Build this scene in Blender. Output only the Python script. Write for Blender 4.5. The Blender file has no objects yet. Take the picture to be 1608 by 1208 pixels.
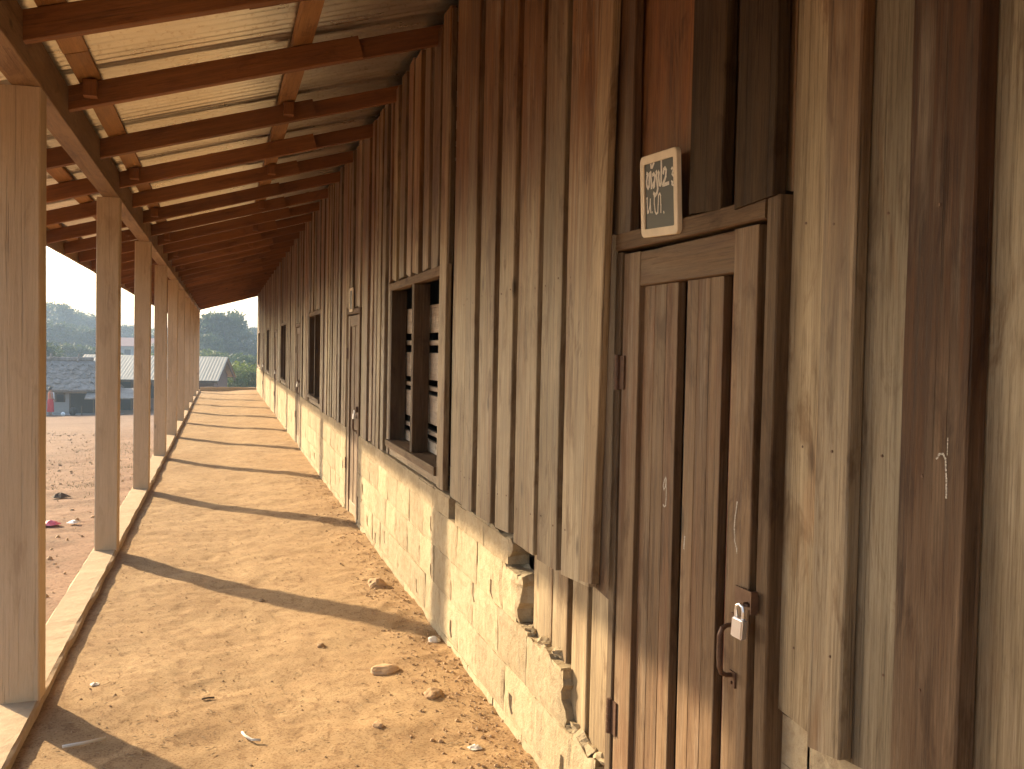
import bpy, bmesh, math, random
import numpy as np
from mathutils import Vector, Matrix, noise

random.seed(7); rng = np.random.default_rng(7)
SC = bpy.context.scene
COL = SC.collection

# ------------------------------------------------------------------ camera
YAW, PITCH, ROLL = math.radians(16.159), math.radians(1.965), math.radians(1.15)
fw = Vector((math.sin(YAW)*math.cos(PITCH), math.cos(YAW)*math.cos(PITCH), -math.sin(PITCH)))
rt = Vector((math.cos(YAW), -math.sin(YAW), 0)); up = rt.cross(fw)
rr = rt*math.cos(ROLL) + up*math.sin(ROLL); ur = -rt*math.sin(ROLL) + up*math.cos(ROLL)
cam_d = bpy.data.cameras.new('camera'); cam = bpy.data.objects.new('camera', cam_d); COL.objects.link(cam)
cam.matrix_world = Matrix(((rr.x, ur.x, -fw.x, 0), (rr.y, ur.y, -fw.y, 0), (rr.z, ur.z, -fw.z, 1.5), (0, 0, 0, 1)))
cam_d.sensor_width = 36; cam_d.lens = 36*1570/1608; cam_d.clip_start = .05; cam_d.clip_end = 3000
SC.camera = cam

# ------------------------------------------------------------------ sky, sun, exposure
SUN_EL, SUN_AZ = math.radians(19.7), math.radians(-34.1)     # azimuth clockwise from +Y
wd = bpy.data.worlds.new('World'); SC.world = wd; wd.use_nodes = True
wn = wd.node_tree.nodes; wl = wd.node_tree.links
sky = wn.new('ShaderNodeTexSky'); sky.sky_type = 'NISHITA'; sky.sun_disc = False
sky.sun_elevation = SUN_EL; sky.sun_rotation = SUN_AZ
sky.air_density = 1.0; sky.dust_density = 2.0; sky.ozone_density = 1.0
bg = wn['Background']; bg.inputs['Strength'].default_value = 0.15
wl.new(sky.outputs[0], bg.inputs['Color'])
sd = Vector((math.sin(SUN_AZ)*math.cos(SUN_EL), math.cos(SUN_AZ)*math.cos(SUN_EL), math.sin(SUN_EL)))
sl = bpy.data.lights.new('sun', 'SUN'); sl.energy = 4.6; sl.angle = math.radians(.9); sl.color = (1, .78, .49)
sun = bpy.data.objects.new('sun', sl); COL.objects.link(sun)
sun.rotation_euler = sd.to_track_quat('Z', 'Y').to_euler(); sun.location = (-20, 30, 20)
SC.view_settings.view_transform = 'Standard'; SC.view_settings.look = 'None'
SC.view_settings.gamma = 1; SC.view_settings.use_curve_mapping = False
SC.view_settings.exposure = 1.42
SC.render.engine = 'CYCLES'
SC.cycles.max_bounces = 6; SC.cycles.diffuse_bounces = 4; SC.cycles.volume_bounces = 0
SC.cycles.transparent_max_bounces = 8

# ------------------------------------------------------------------ helpers
WM = {}
def place(o, parent, M):
    WM[o.name] = M
    if parent is not None:
        o.parent = parent; o.matrix_basis = WM[parent.name].inverted() @ M
    else:
        o.matrix_basis = M
    return o
def T(x, y, z): return Matrix.Translation((x, y, z))
def empty(name, loc, parent=None, rz=0):
    o = bpy.data.objects.new(name, None); COL.objects.link(o); o.empty_display_size = .2
    return place(o, parent, T(*loc) @ Matrix.Rotation(rz, 4, 'Z'))
def tag(o, label=None, cat=None, group=None, kind=None):
    if label: o['label'] = label
    if cat: o['category'] = cat
    if group: o['group'] = group
    if kind: o['kind'] = kind
    return o
class MB:
    def __init__(s): s.v = []; s.f = []
    def add(s, vs, fs):
        n = len(s.v); s.v += [tuple(p) for p in vs]; s.f += [tuple(i+n for i in f) for f in fs]
    def box(s, x0, x1, y0, y1, z0, z1):
        s.add([(x0,y0,z0),(x1,y0,z0),(x1,y1,z0),(x0,y1,z0),(x0,y0,z1),(x1,y0,z1),(x1,y1,z1),(x0,y1,z1)],
              [(0,3,2,1),(4,5,6,7),(0,1,5,4),(1,2,6,5),(2,3,7,6),(3,0,4,7)]); return s
    def tube(s, pts, rad, n=8, cap=True):
        pts = [Vector(p) for p in pts]; rings = []
        if not hasattr(rad, '__len__'): rad = [rad]*len(pts)
        b = len(s.v); last = None
        for i, p in enumerate(pts):
            d = (pts[min(i+1, len(pts)-1)] - pts[max(i-1, 0)]).normalized()
            a = last if last is not None else (Vector((0,0,1)) if abs(d.z) < .9 else Vector((1,0,0)))
            u = (a - d*a.dot(d)).normalized(); w = d.cross(u); last = u
            for k in range(n):
                t = 2*math.pi*k/n; s.v.append(tuple(p + (u*math.cos(t) + w*math.sin(t))*rad[i]))
        for i in range(len(pts)-1):
            for k in range(n):
                s.f.append((b+i*n+k, b+i*n+(k+1)%n, b+(i+1)*n+(k+1)%n, b+(i+1)*n+k))
        if cap:
            s.f.append(tuple(b+k for k in reversed(range(n)))); s.f.append(tuple(b+(len(pts)-1)*n+k for k in range(n)))
        return s
    def mesh(s, name, mat, smooth=False):
        m = bpy.data.meshes.new(name); m.from_pydata(s.v, [], s.f); m.update()
        if mat: m.materials.append(mat)
        if smooth: m.polygons.foreach_set('use_smooth', [True]*len(m.polygons))
        return m
    def build(s, name, mat, parent=None, M=None, smooth=False):
        o = bpy.data.objects.new(name, s.mesh(name, mat, smooth)); COL.objects.link(o)
        return place(o, parent, M if M is not None else Matrix.Identity(4))
def inst(name, mesh, parent=None, M=None):
    o = bpy.data.objects.new(name, mesh); COL.objects.link(o)
    return place(o, parent, M if M is not None else Matrix.Identity(4))

# ------------------------------------------------------------------ materials
def newmat(name):
    m = bpy.data.materials.new(name); m.use_nodes = True
    return m, m.node_tree.nodes, m.node_tree.links, m.node_tree.nodes['Principled BSDF']
class NG:
    """small node helper"""
    def __init__(s, m): s.n = m.node_tree.nodes; s.l = m.node_tree.links
    def node(s, t, **k):
        n = s.n.new(t)
        for a, b in k.items(): setattr(n, a, b)
        return n
    def put(s, a, b):
        if hasattr(a, 'is_output') or isinstance(a, bpy.types.NodeSocket): s.l.new(a, b)
        else:
            b.default_value = a
    def noise(s, vec, scale, detail=4, rough=.55, sc=(1,1,1), dist=0):
        mp = s.node('ShaderNodeMapping'); s.l.new(vec, mp.inputs[0]); mp.inputs['Scale'].default_value = sc
        n = s.node('ShaderNodeTexNoise'); s.l.new(mp.outputs[0], n.inputs['Vector'])
        n.inputs['Scale'].default_value = scale; n.inputs['Detail'].default_value = detail
        n.inputs['Roughness'].default_value = rough; n.inputs['Distortion'].default_value = dist
        return n.outputs['Fac']
    def ramp(s, fac, *stops):
        r = s.node('ShaderNodeValToRGB'); s.l.new(fac, r.inputs[0]); e = r.color_ramp.elements
        while len(e) < len(stops): e.new(.5)
        for i, (p, c) in enumerate(stops):
            e[i].position = p; e[i].color = (c, c, c, 1) if not hasattr(c, '__len__') else (*c, 1)
        return r.outputs[0]
    def mix(s, fac, a, b, mode='MIX'):
        n = s.node('ShaderNodeMix', data_type='RGBA', blend_type=mode)
        s.put(fac, n.inputs[0])
        for v, i in ((a, 6), (b, 7)):
            if isinstance(v, tuple): n.inputs[i].default_value = (*v[:3], 1)
            else: s.l.new(v, n.inputs[i])
        return n.outputs[2]
    def math(s, op, a, b=0, clamp=False):
        n = s.node('ShaderNodeMath', operation=op, use_clamp=clamp); s.put(a, n.inputs[0]); s.put(b, n.inputs[1]); return n.outputs[0]
    def bump(s, h, strength, dist, normal=None):
        b = s.node('ShaderNodeBump'); s.l.new(h, b.inputs['Height']); b.inputs['Strength'].default_value = strength
        b.inputs['Distance'].default_value = dist
        if normal: s.l.new(normal, b.inputs['Normal'])
        return b.outputs[0]
    def objvec(s):
        tc = s.node('ShaderNodeTexCoord'); oi = s.node('ShaderNodeObjectInfo')
        cmb = s.node('ShaderNodeCombineXYZ')
        for i, k in enumerate((37., 53., 29.)): s.l.new(s.math('MULTIPLY', oi.outputs['Random'], k), cmb.inputs[i])
        va = s.node('ShaderNodeVectorMath', operation='ADD'); s.l.new(tc.outputs['Object'], va.inputs[0]); s.l.new(cmb.outputs[0], va.inputs[1])
        return va.outputs[0], oi
    def pos(s): return s.node('ShaderNodeNewGeometry').outputs['Position']

def wood(name, ca, cb, brown=None, zone=None, rough=.62, crack=.35, vary=.3, spec=.4, dust=None, stain=None, pale=0, soft=1.0):
    """timber along local Z; brown/zone: unweathered heartwood colour above a ragged line at world height zone"""
    m, n, l, b = newmat(name); g = NG(m); v, oi = g.objvec()
    grain = g.noise(v, 70, 5, .65, (1, 1, .035)); wide = g.noise(v, 13, 4, .6, (1, 1, .05), .4); blot = g.noise(v, 2.6, 3, .5, (1, 1, .5))
    col = g.mix(g.ramp(wide, (.28, 0), (.72, 1)), ca, cb)
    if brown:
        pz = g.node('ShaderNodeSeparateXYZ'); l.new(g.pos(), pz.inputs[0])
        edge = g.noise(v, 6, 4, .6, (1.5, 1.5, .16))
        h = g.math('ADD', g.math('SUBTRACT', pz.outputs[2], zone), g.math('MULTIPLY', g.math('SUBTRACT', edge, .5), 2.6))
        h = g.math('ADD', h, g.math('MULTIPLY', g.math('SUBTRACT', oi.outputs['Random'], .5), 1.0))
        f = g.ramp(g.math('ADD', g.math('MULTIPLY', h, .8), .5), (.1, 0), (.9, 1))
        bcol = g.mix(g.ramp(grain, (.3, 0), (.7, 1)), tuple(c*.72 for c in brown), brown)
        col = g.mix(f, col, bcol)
    if stain:
        st = g.noise(v, 3.4, 4, .62, (1.6, 1.6, .3), .6); col = g.mix(g.ramp(st, (.53, 0), (.66, .8)), col, stain)
    if pale:
        ps = g.noise(v, 30, 5, .7, (1, 1, .04)); pm = g.noise(v, 4, 3, .6, (1, 1, .5))
        col = g.mix(g.math('MULTIPLY', g.ramp(ps, (.5, 0), (.66, pale)), g.ramp(pm, (.4, 0), (.6, 1))), col, (.5, .45, .36))
    col = g.mix(g.ramp(grain, (.3, .85*soft), (.7, 0)), col, g.mix(1.0, col, (.5, .45, .4), 'MULTIPLY'))
    col = g.mix(g.ramp(blot, (.35, .7*soft), (.62, 0)), col, g.mix(1.0, col, (.55, .48, .4), 'MULTIPLY'))
    spk = g.noise(v, 170, 5, .75, (1, 1, .09)); col = g.mix(g.ramp(spk, (.34, .5*soft), (.5, 0)), col, g.mix(1.0, col, (.5, .44, .38), 'MULTIPLY'))
    fb = g.noise(v, 300, 3, .6, (1, 1, .018)); col = g.mix(g.ramp(fb, (.36, .55*soft), (.5, 0)), col, g.mix(1.0, col, (.5, .44, .38), 'MULTIPLY'))
    dp = g.noise(v, 9, 5, .68, (1, 1, .3), .8); col = g.mix(g.ramp(dp, (.36, .8*soft), (.46, 0)), col, g.mix(1.0, col, (.52, .42, .33), 'MULTIPLY'))
    cr = g.noise(v, 120, 3, .5, (1, 1, .012)); ck = g.ramp(cr, (.30, 1), (.36, 0))
    col = g.mix(g.math('MULTIPLY', ck, crack), col, (.02, .013, .008))
    vo = g.node('ShaderNodeTexVoronoi'); mp = g.node('ShaderNodeMapping'); l.new(v, mp.inputs[0]); mp.inputs['Scale'].default_value = (1, 1, .42)
    l.new(mp.outputs[0], vo.inputs['Vector']); vo.inputs['Scale'].default_value = 5.0
    kn = g.ramp(vo.outputs['Distance'], (.035, 1), (.1, 0)); col = g.mix(g.math('MULTIPLY', kn, .8), col, (.03, .018, .01))
    col = g.mix(1.0, col, oi.outputs['Color'], 'MULTIPLY')
    vr = g.math('ADD', 1-vary/2, g.math('MULTIPLY', oi.outputs['Random'], vary))
    cc = g.node('ShaderNodeCombineXYZ'); [l.new(vr, cc.inputs[i]) for i in range(3)]
    col = g.mix(1.0, col, cc.outputs[0], 'MULTIPLY')
    if dust:
        pz = g.node('ShaderNodeSeparateXYZ'); l.new(g.pos(), pz.inputs[0])
        dn = g.noise(v, 5, 4, .6)
        df = g.ramp(g.math('ADD', g.math('MULTIPLY', pz.outputs[2], -1.6), g.math('ADD', dn, .35)), (.25, 0), (.8, .75))
        col = g.mix(df, col, dust)
    l.new(col, b.inputs['Base Color'])
    rr_ = g.math('ADD', rough-.12, g.math('MULTIPLY', grain, .28)); l.new(rr_, b.inputs['Roughness'])
    b.inputs['Specular IOR Level'].default_value = spec
    hh = g.math('SUBTRACT', g.math('ADD', g.math('ADD', g.math('MULTIPLY', grain, .6), g.math('MULTIPLY', spk, .35)), g.math('MULTIPLY', wide, .5)), g.math('MULTIPLY', ck, .6))
    l.new(g.bump(hh, .75, .005), b.inputs['Normal'])
    return m

def earth(name, cols, scales=(1.3, 7, 60), rough=.95, bump=.02, strength=.6):
    m, n, l, b = newmat(name); g = NG(m); p = g.pos()
    a = g.noise(p, scales[0], 5, .6); c = g.noise(p, scales[1], 5, .62, dist=.3); d = g.noise(p, scales[2], 4, .7)
    col = g.mix(g.ramp(a, (.32, 0), (.68, 1)), cols[0], cols[1])
    col = g.mix(g.ramp(c, (.42, 0), (.72, .75)), col, cols[2])
    col = g.mix(g.ramp(d, (.32, .9), (.5, 0)), col, g.mix(1.0, col, (.45, .38, .32), 'MULTIPLY'))
    e = g.noise(p, scales[1]*2.6, 6, .7, (1, .55, 1), .8); col = g.mix(g.ramp(e, (.36, .7), (.48, 0)), col, g.mix(1.0, col, (.62, .55, .5), 'MULTIPLY'))
    vo = g.node('ShaderNodeTexVoronoi'); l.new(p, vo.inputs['Vector']); vo.inputs['Scale'].default_value = scales[2]*.6
    sp = g.ramp(vo.outputs['Distance'], (.05, 1), (.16, 0)); col = g.mix(g.math('MULTIPLY', sp, .35), col, tuple(min(1, k*1.5) for k in cols[1]))
    l.new(col, b.inputs['Base Color']); b.inputs['Roughness'].default_value = rough; b.inputs['Specular IOR Level'].default_value = .15
    h = g.math('ADD', g.math('MULTIPLY', c, .8), g.math('MULTIPLY', d, .35))
    l.new(g.bump(h, strength, bump), b.inputs['Normal'])
    return m

def plain(name, col, rough=.7, metal=0, spec=.4, nscale=20, amt=.25, bump=0):
    m, n, l, b = newmat(name); g = NG(m); v, oi = g.objvec()
    k = g.noise(v, nscale, 5, .6)
    c = g.mix(g.ramp(k, (.3, amt), (.7, 0)), col, g.mix(1.0, col, (.55, .5, .45), 'MULTIPLY'))
    c = g.mix(1.0, c, oi.outputs['Color'], 'MULTIPLY')
    l.new(c, b.inputs['Base Color']); b.inputs['Roughness'].default_value = rough; b.inputs['Metallic'].default_value = metal
    b.inputs['Specular IOR Level'].default_value = spec
    if bump: l.new(g.bump(k, .6, bump), b.inputs['Normal'])
    return m

BR = (.28, .135, .046)
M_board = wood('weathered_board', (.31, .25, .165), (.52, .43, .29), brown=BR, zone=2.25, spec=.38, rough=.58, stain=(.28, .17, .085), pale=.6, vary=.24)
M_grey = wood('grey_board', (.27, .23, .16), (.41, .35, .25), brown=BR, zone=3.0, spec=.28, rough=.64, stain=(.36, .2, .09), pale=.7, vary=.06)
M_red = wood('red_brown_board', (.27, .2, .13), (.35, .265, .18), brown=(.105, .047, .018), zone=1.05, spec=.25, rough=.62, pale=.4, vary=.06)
M_black = wood('dark_stained_board', (.06, .037, .018), (.11, .068, .034), spec=.14, rough=.7, pale=.1, vary=.1)
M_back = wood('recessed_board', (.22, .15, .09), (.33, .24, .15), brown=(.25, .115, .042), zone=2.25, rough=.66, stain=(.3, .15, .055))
M_door = wood('door_wood', (.2, .125, .064), (.34, .23, .136), rough=.58, spec=.28, vary=.15, crack=.25, dust=(.38, .29, .18), stain=(.24, .12, .06), pale=.5)
M_jamb = wood('frame_wood', (.15, .1, .058), (.27, .195, .12), rough=.66, spec=.22, vary=.2, pale=.4)
M_rafter = wood('rafter_wood', (.25, .095, .026), (.36, .15, .048), rough=.6, vary=.3, crack=.2, soft=.7)
M_purlin = wood('purlin_wood', (.4, .19, .065), (.54, .29, .115), rough=.6, vary=.3, crack=.2, soft=.7)
M_post = wood('post_wood', (.64, .49, .325), (.72, .57, .39), rough=.7, vary=.1, crack=.2, dust=(.6, .43, .26), soft=.35)
M_beam = wood('beam_wood', (.36, .22, .11), (.46, .3, .165), rough=.62, vary=.15, crack=.3, soft=.8)
M_slat = wood('window_slat_wood', (.5, .43, .34), (.62, .54, .44), rough=.6, vary=.2, soft=.6)
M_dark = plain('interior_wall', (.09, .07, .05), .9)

def block_mat():
    m, n, l, b = newmat('mud_block'); g = NG(m); v, oi = g.objvec(); p = g.pos()
    a = g.noise(p, 3, 5, .6); c = g.noise(p, 26, 5, .65); d = g.noise(p, 130, 3, .6)
    col = g.mix(g.ramp(a, (.3, 0), (.7, 1)), (.37, .29, .18), (.47, .38, .25))
    col = g.mix(g.ramp(c, (.32, .6), (.5, 0)), col, (.3, .21, .12))
    col = g.mix(g.ramp(c, (.58, 0), (.75, .5)), col, (.56, .48, .35))
    vr = g.math('ADD', .84, g.math('MULTIPLY', oi.outputs['Random'], .3)); cc = g.node('ShaderNodeCombineXYZ'); [l.new(vr, cc.inputs[i]) for i in range(3)]
    col = g.mix(1.0, col, cc.outputs[0], 'MULTIPLY')
    l.new(col, b.inputs['Base Color']); b.inputs['Roughness'].default_value = .93; b.inputs['Specular IOR Level'].default_value = .15
    l.new(g.bump(g.math('ADD', c, g.math('MULTIPLY', d, .4)), .7, .012), b.inputs['Normal'])
    return m
M_block = block_mat()
M_floor = earth('veranda_dirt', [(.385, .25, .125), (.47, .325, .175), (.3, .185, .092)], (1.4, 8, 110), bump=.006, strength=.75)
M_yard = earth('yard_dirt', [(.25, .145, .09), (.33, .205, .13), (.2, .13, .08)], (.35, 3, 30), bump=.03, strength=.6)
M_kerb = plain('kerb_mortar', (.52, .39, .25), .9, spec=.15, nscale=14, amt=.4, bump=.01)
M_stone = plain('stone', (.5, .34, .2), .9, spec=.15, nscale=30, amt=.5, bump=.006)
M_pale = plain('pale_scrap', (.75, .7, .62), .8, nscale=20, amt=.2)
M_rust = plain('rusty_iron', (.15, .085, .055), .5, metal=.45, nscale=60, amt=.8)
M_steel = plain('bright_steel', (.9, .9, .92), .3, metal=.9, nscale=40, amt=.1)
M_slateframe = plain('slate_frame_wood', (.72, .61, .45), .6, nscale=25, amt=.3)
M_slate = plain('chalkboard', (.04, .042, .038), .55, nscale=14, amt=.3)
def chalk_mat():
    m, n, l, b = newmat('chalk'); g = NG(m); p = g.pos()
    b.inputs['Base Color'].default_value = (.66, .63, .56, 1); b.inputs['Roughness'].default_value = .95
    k = g.noise(p, 420, 4, .7); a = g.ramp(k, (.38, .1), (.58, .9))
    tr = g.node('ShaderNodeBsdfTransparent'); mx = g.node('ShaderNodeMixShader'); l.new(a, mx.inputs[0]); l.new(tr.outputs[0], mx.inputs[1]); l.new(b.outputs[0], mx.inputs[2])
    l.new(mx.outputs[0], n['Material Output'].inputs[0]); return m
M_chalk = chalk_mat()
M_chalk2 = plain('slate_chalk', (.78, .75, .68), .95, spec=.1, nscale=150, amt=.5)

def sheet_mat():
    m, n, l, b = newmat('galvanised_sheet'); g = NG(m); v, oi = g.objvec()
    a = g.noise(v, 6, 5, .6, (.3, 1, 1)); c = g.noise(v, 40, 4, .6)
    col = g.mix(g.ramp(a, (.35, 0), (.7, 1)), (.7, .68, .64), (.86, .84, .8))
    col = g.mix(g.ramp(c, (.3, .4), (.45, 0)), col, (.4, .3, .2))
    l.new(g.mix(1.0, col, oi.outputs['Color'], 'MULTIPLY'), b.inputs['Base Color'])
    b.inputs['Metallic'].default_value = .9; l.new(g.math('ADD', .2, g.math('MULTIPLY', a, .2)), b.inputs['Roughness'])
    return m
M_sheet = sheet_mat()

# ------------------------------------------------------------------ terrain
def sm(a, b, t):
    t = min(1, max(0, (t-a)/(b-a))); return t*t*(3-2*t)
def ground_h(x, y):
    t = min(1, max(0, (y-6)/46))
    h = -.13 - 1.78*t - .018*min(10, max(0, -.9-x))
    h += -.9*sm(56, 80, y) + 2.4*sm(85, 215, y) + 1.6*sm(-5, -45, x)*sm(90, 200, y)
    h += -.8*sm(34, 44, y)*sm(-2.5, 1.5, x)
    if x > -1.2: h = min(h, -.16) if y < 34 else h
    return h
def axis(spec):
    out = []
    for a, b, d in spec:
        k = max(1, round((b-a)/d)); out += [a+(b-a)*i/k for i in range(k)]
    return out + [spec[-1][1]]
gx = axis([(-400, -60, 20), (-60, -20, 2.5), (-20, -5, .5), (-5, -.6, .1), (-.6, 8, 1), (8, 60, 4), (60, 400, 20)])
gy = axis([(-60, -4, 4), (-4, 3, .5), (3, 20, .1), (20, 40, .4), (40, 60, 1), (60, 260, 4), (260, 900, 40)])
mb = MB(); nx = len(gx)
for y in gy:
    for x in gx:
        near = (x > -8 and y < 40)
        z = ground_h(x, y) + (.03*noise.fractal((x*1.3, y*1.3, 0), 1, 2, 4) if x > -20.1 and y < 60 else 0)
        if near and x < -.85: z += .012*noise.noise((x*7, y*7, 3))
        mb.v.append((x, y, z))
for j in range(len(gy)-1):
    for i in range(nx-1):
        a = j*nx+i; mb.f.append((a, a+1, a+nx+1, a+nx))
ground = tag(mb.build('ground', M_yard, smooth=True), kind='structure')

# veranda floor
def floor_h(x, y):
    z = .006 + .075*sm(-.1, 1.0, x) - .02*sm(6, 12, y)*sm(.2, 1, x)
    z += .012*noise.fractal((x*2.1, y*2.1, 1), 1, 2, 3)*sm(-.72, -.45, x)
    z += .02*max(0, noise.fractal((x*5, y*5, 5), 1, 2, 3))*sm(.6, 1.05, x)
    return z
fx = axis([(-.72, 1.14, .022)]); fy = axis([(-3.4, 2.4, .2), (2.4, 6.5, .022), (6.5, 11, .04), (11, 33.2, .12)])
dents = {}
for i in range(90):
    q = (random.uniform(-.55, .85), random.uniform(2.6, 11), random.gauss(0, .35), random.uniform(.0018, .004))
    for b in range(int((q[1]-.2)*4), int((q[1]+.2)*4)+1): dents.setdefault(b, []).append(q)
def dent(x, y):
    z = 0
    for cx, cy, a, dp in dents.get(int(y*4), ()):
        dx, dy = x-cx, y-cy; u = (dx*math.cos(a)-dy*math.sin(a))/.05; w = (dx*math.sin(a)+dy*math.cos(a))/.12; r2 = u*u+w*w
        if r2 < 4: z -= dp*math.exp(-r2*r2) - dp*.45*math.exp(-(r2-1.6)**2*3)
    return z
mb = MB(); nx = len(fx)
for y in fy:
    for x in fx:
        z = floor_h(x, y) + .0026*noise.fractal((x*15, y*15, 9), 1, 2, 4)*sm(-.72, -.6, x) + .0016*noise.noise((x*38, y*38, 2)) + dent(x, y)*sm(-.7, -.55, x)
        mb.v.append((x, y, z))
for j in range(len(fy)-1):
    for i in range(nx-1):
        a = j*nx+i; mb.f.append((a, a+1, a+nx+1, a+nx))
tag(mb.build('veranda_floor', M_floor, smooth=True), kind='structure')

# kerb: long low wall carrying the posts, and the one closing the far end
def kerb(name, pts_len, M):
    mb = MB(); n = int(pts_len/.12); prof = [(.17, -1.4), (.172, .03), (.160, .047), (.012, .05), (0, .04), (0, -.1)]
    for i in range(n+1):
        y = pts_len*i/n
        for k, (x, z) in enumerate(prof):
            j = noise.noise((y*2.3, k*3.1, 0))*.011 + noise.noise((y*11, k*2.7, 4))*.007
            mb.v.append((-x + j, y, z + j*.6))
    np_ = len(prof)
    for i in range(n):
        for k in range(np_-1):
            a = i*np_+k; mb.f.append((a, a+np_, a+np_+1, a+1))
    mb.f.append(tuple(range(np_))); mb.f.append(tuple(reversed([n*np_+k for k in range(np_)])))
    return tag(mb.build(name, M_kerb, None, M), kind='structure')
kerb('kerb', 37.0, T(-.697, -3.6, 0))
kerb('kerb', 1.84, T(-.69, 33.25, .085) @ Matrix.Rotation(-math.pi/2, 4, 'Z'))

# ------------------------------------------------------------------ timber
def timber(name, p0, p1, w, t, face, mat, parent, seg=1, wob=0, cham=.003, tint=None, taper=0, ends=0, rnd=None):
    """a sawn piece from p0 to p1; w across, t along the direction `face`; grain runs along its length"""
    r = rnd or random
    p0, p1 = Vector(p0), Vector(p1); d = p1-p0; L = d.length; z = d.normalized(); y = Vector(face); y = (y - z*y.dot(z)).normalized(); x = y.cross(z)
    M = Matrix(((x.x, y.x, z.x, p0.x), (x.y, y.y, z.y, p0.y), (x.z, y.z, z.z, p0.z), (0, 0, 0, 1)))
    hw, ht, c = w/2, t/2, cham
    prof = [(-hw+c, -ht), (hw-c, -ht), (hw, -ht+c), (hw, ht-c), (hw-c, ht), (-hw+c, ht), (-hw, ht-c), (-hw, -ht+c)] if c else [(-hw, -ht), (hw, -ht), (hw, ht), (-hw, ht)]
    n = len(prof); mb = MB(); s0, s1 = r.random()*50, r.random()*50
    for i in range(seg+1):
        u = i/seg; zz = L*u
        a = wob*noise.noise((s0, zz*1.7, 0)) + wob*.5*noise.noise((s0, zz*6, 1)); b_ = wob*noise.noise((s1, zz*1.7, 5)) + wob*.5*noise.noise((s1, zz*6, 1)); o_ = wob*.5*noise.noise((s1, zz*1.2, 9))
        for (px, py) in prof:
            zj = 0
            if ends and i in (0, seg): zj = ends*(px/hw)*(.5 if i else -1)
            mb.v.append((px*(1-taper*u) + (a if px < 0 else b_), py + o_, zz + zj))
    for i in range(seg):
        for k in range(n):
            q = i*n+k; q2 = i*n+(k+1) % n; mb.f.append((q, q2, q2+n, q+n))
    mb.f.append(tuple(reversed(range(n)))); mb.f.append(tuple(seg*n+k for k in range(n)))
    o = mb.build(name, mat, parent, M)
    if tint: o.color = (*tint, 1)
    return o

B = tag(empty('school_building', (1.05, 15, 0)),
        'long timber-boarded school building with post-lined veranda and low broken block footing', 'building')
XF = 1.05            # outer face of the front boards
RS = .278            # roof slope
def rafter_z(x): return 1.5 + 1.085 + RS*(x+.68)         # underside of the rafters
def sheet_z(x): return rafter_z(x) + .148

DOORS = [0, 6.25, 12.65, 19.05, 25.45]
WINS = [0, 6.41, 12.8, 19.2, 25.55]
def opening(y0, y1):
    """(kind, lo, hi) of the opening that a board from y0 to y1 runs into"""
    for s in DOORS:
        if y1 > 1.757+s and y0 < 2.6+s: return ('door', 1.757+s, 2.6+s)
    for s in WINS:
        if y1 > 4.80+s and y0 < 6.56+s: return ('win', 4.80+s, 6.56+s)
    return None
wall = empty('front_wall', (1.08, 15, 0), B)
def board(y0, y1, z0, z1, xf=XF, t=.026, mat=None, tint=None, lean=0, seg=None):
    y = (y0+y1)/2; far = y > 9
    mat = mat or M_board
    k = tint or (lambda q: (q, q*random.uniform(.95, 1.03), q*random.uniform(.88, 1.04)))(random.choice([random.uniform(.7, .88), random.uniform(.85, 1.1), random.uniform(1.0, 1.28)]))
    return timber('board', (xf+t/2-lean, y, z0), (xf+t/2, y, z1), y1-y0, t, (1, 0, 0), mat, wall,
                  seg=seg or (5 if far else 14), wob=.003 if far else .0035, cham=0 if far else .003, tint=k, ends=random.uniform(-.01, .012), taper=random.uniform(-.03, .04))
def top(y): return 1.5 + 1.69 - random.uniform(0, .05)

# near boards, as seen between window and door
near = [(4.440, 4.701, 1.06, 1.0), (4.231, 4.398, 1.05, .97), (3.901, 4.13, 1.048, 1.02), (3.637, 3.833, 1.05, 1.05), (3.321, 3.564, 1.05, .99),
        (3.071, 3.274, 1.05, 1.0), (2.751, 3.006, 1.045, 1.12)]
for y0, y1, x, q in near:
    z0 = .795 if y0 > 3.4 else (.78 if y0 > 3.05 else .80)
    board(y0, y1, z0 + random.uniform(-.012, .008), top(y0), x, tint=(q, q*.98, q*.95))
board(2.596, 2.70, .845, top(2.6), 1.03, .024, tint=(1.4, 1.28, 1.12), lean=.035)
for y0, y1 in [(4.34, 4.5), (4.08, 4.28), (3.79, 3.95), (3.52, 3.68), (3.23, 3.37), (2.96, 3.12), (2.66, 2.8)]:
    board(y0, y1, .79, top(y0)-.02, 1.078, .02, M_back, tint=(.8, .74, .68))  # gap strips toned down, shade between the boards kept in their tint
# short boards behind the broken footing
for y0, y1, q in [(3.20, 3.40, 1.15), (3.035, 3.185, 1.2), (2.85, 2.99, 1.25), (2.66, 2.815, 1.25)]:
    board(y0, y1, .02, .86 if y0 > 3 else .84, 1.082, .02, M_board, tint=(q, q*.95, q*.86), seg=6)
board(3.40, 3.56, .02, .86, 1.13, .02, M_back, tint=(.8, .75, .7), seg=4)
# over the door
board(2.503, 2.641, 1.826, top(2.5), 1.047, tint=(.72, .74, .78))
board(2.19, 2.545, 1.826, top(2.3), 1.078, .02, tint=(1.15, .92, .62), mat=M_back)
board(1.991, 2.151, 1.822, top(2.1), 1.045, .03, M_black, (1, 1, 1))
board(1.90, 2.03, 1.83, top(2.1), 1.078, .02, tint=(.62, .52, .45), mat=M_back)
board(1.765, 1.921, 1.812, top(1.8), 1.040, .03, M_black, (.85, .82, .8))
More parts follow.
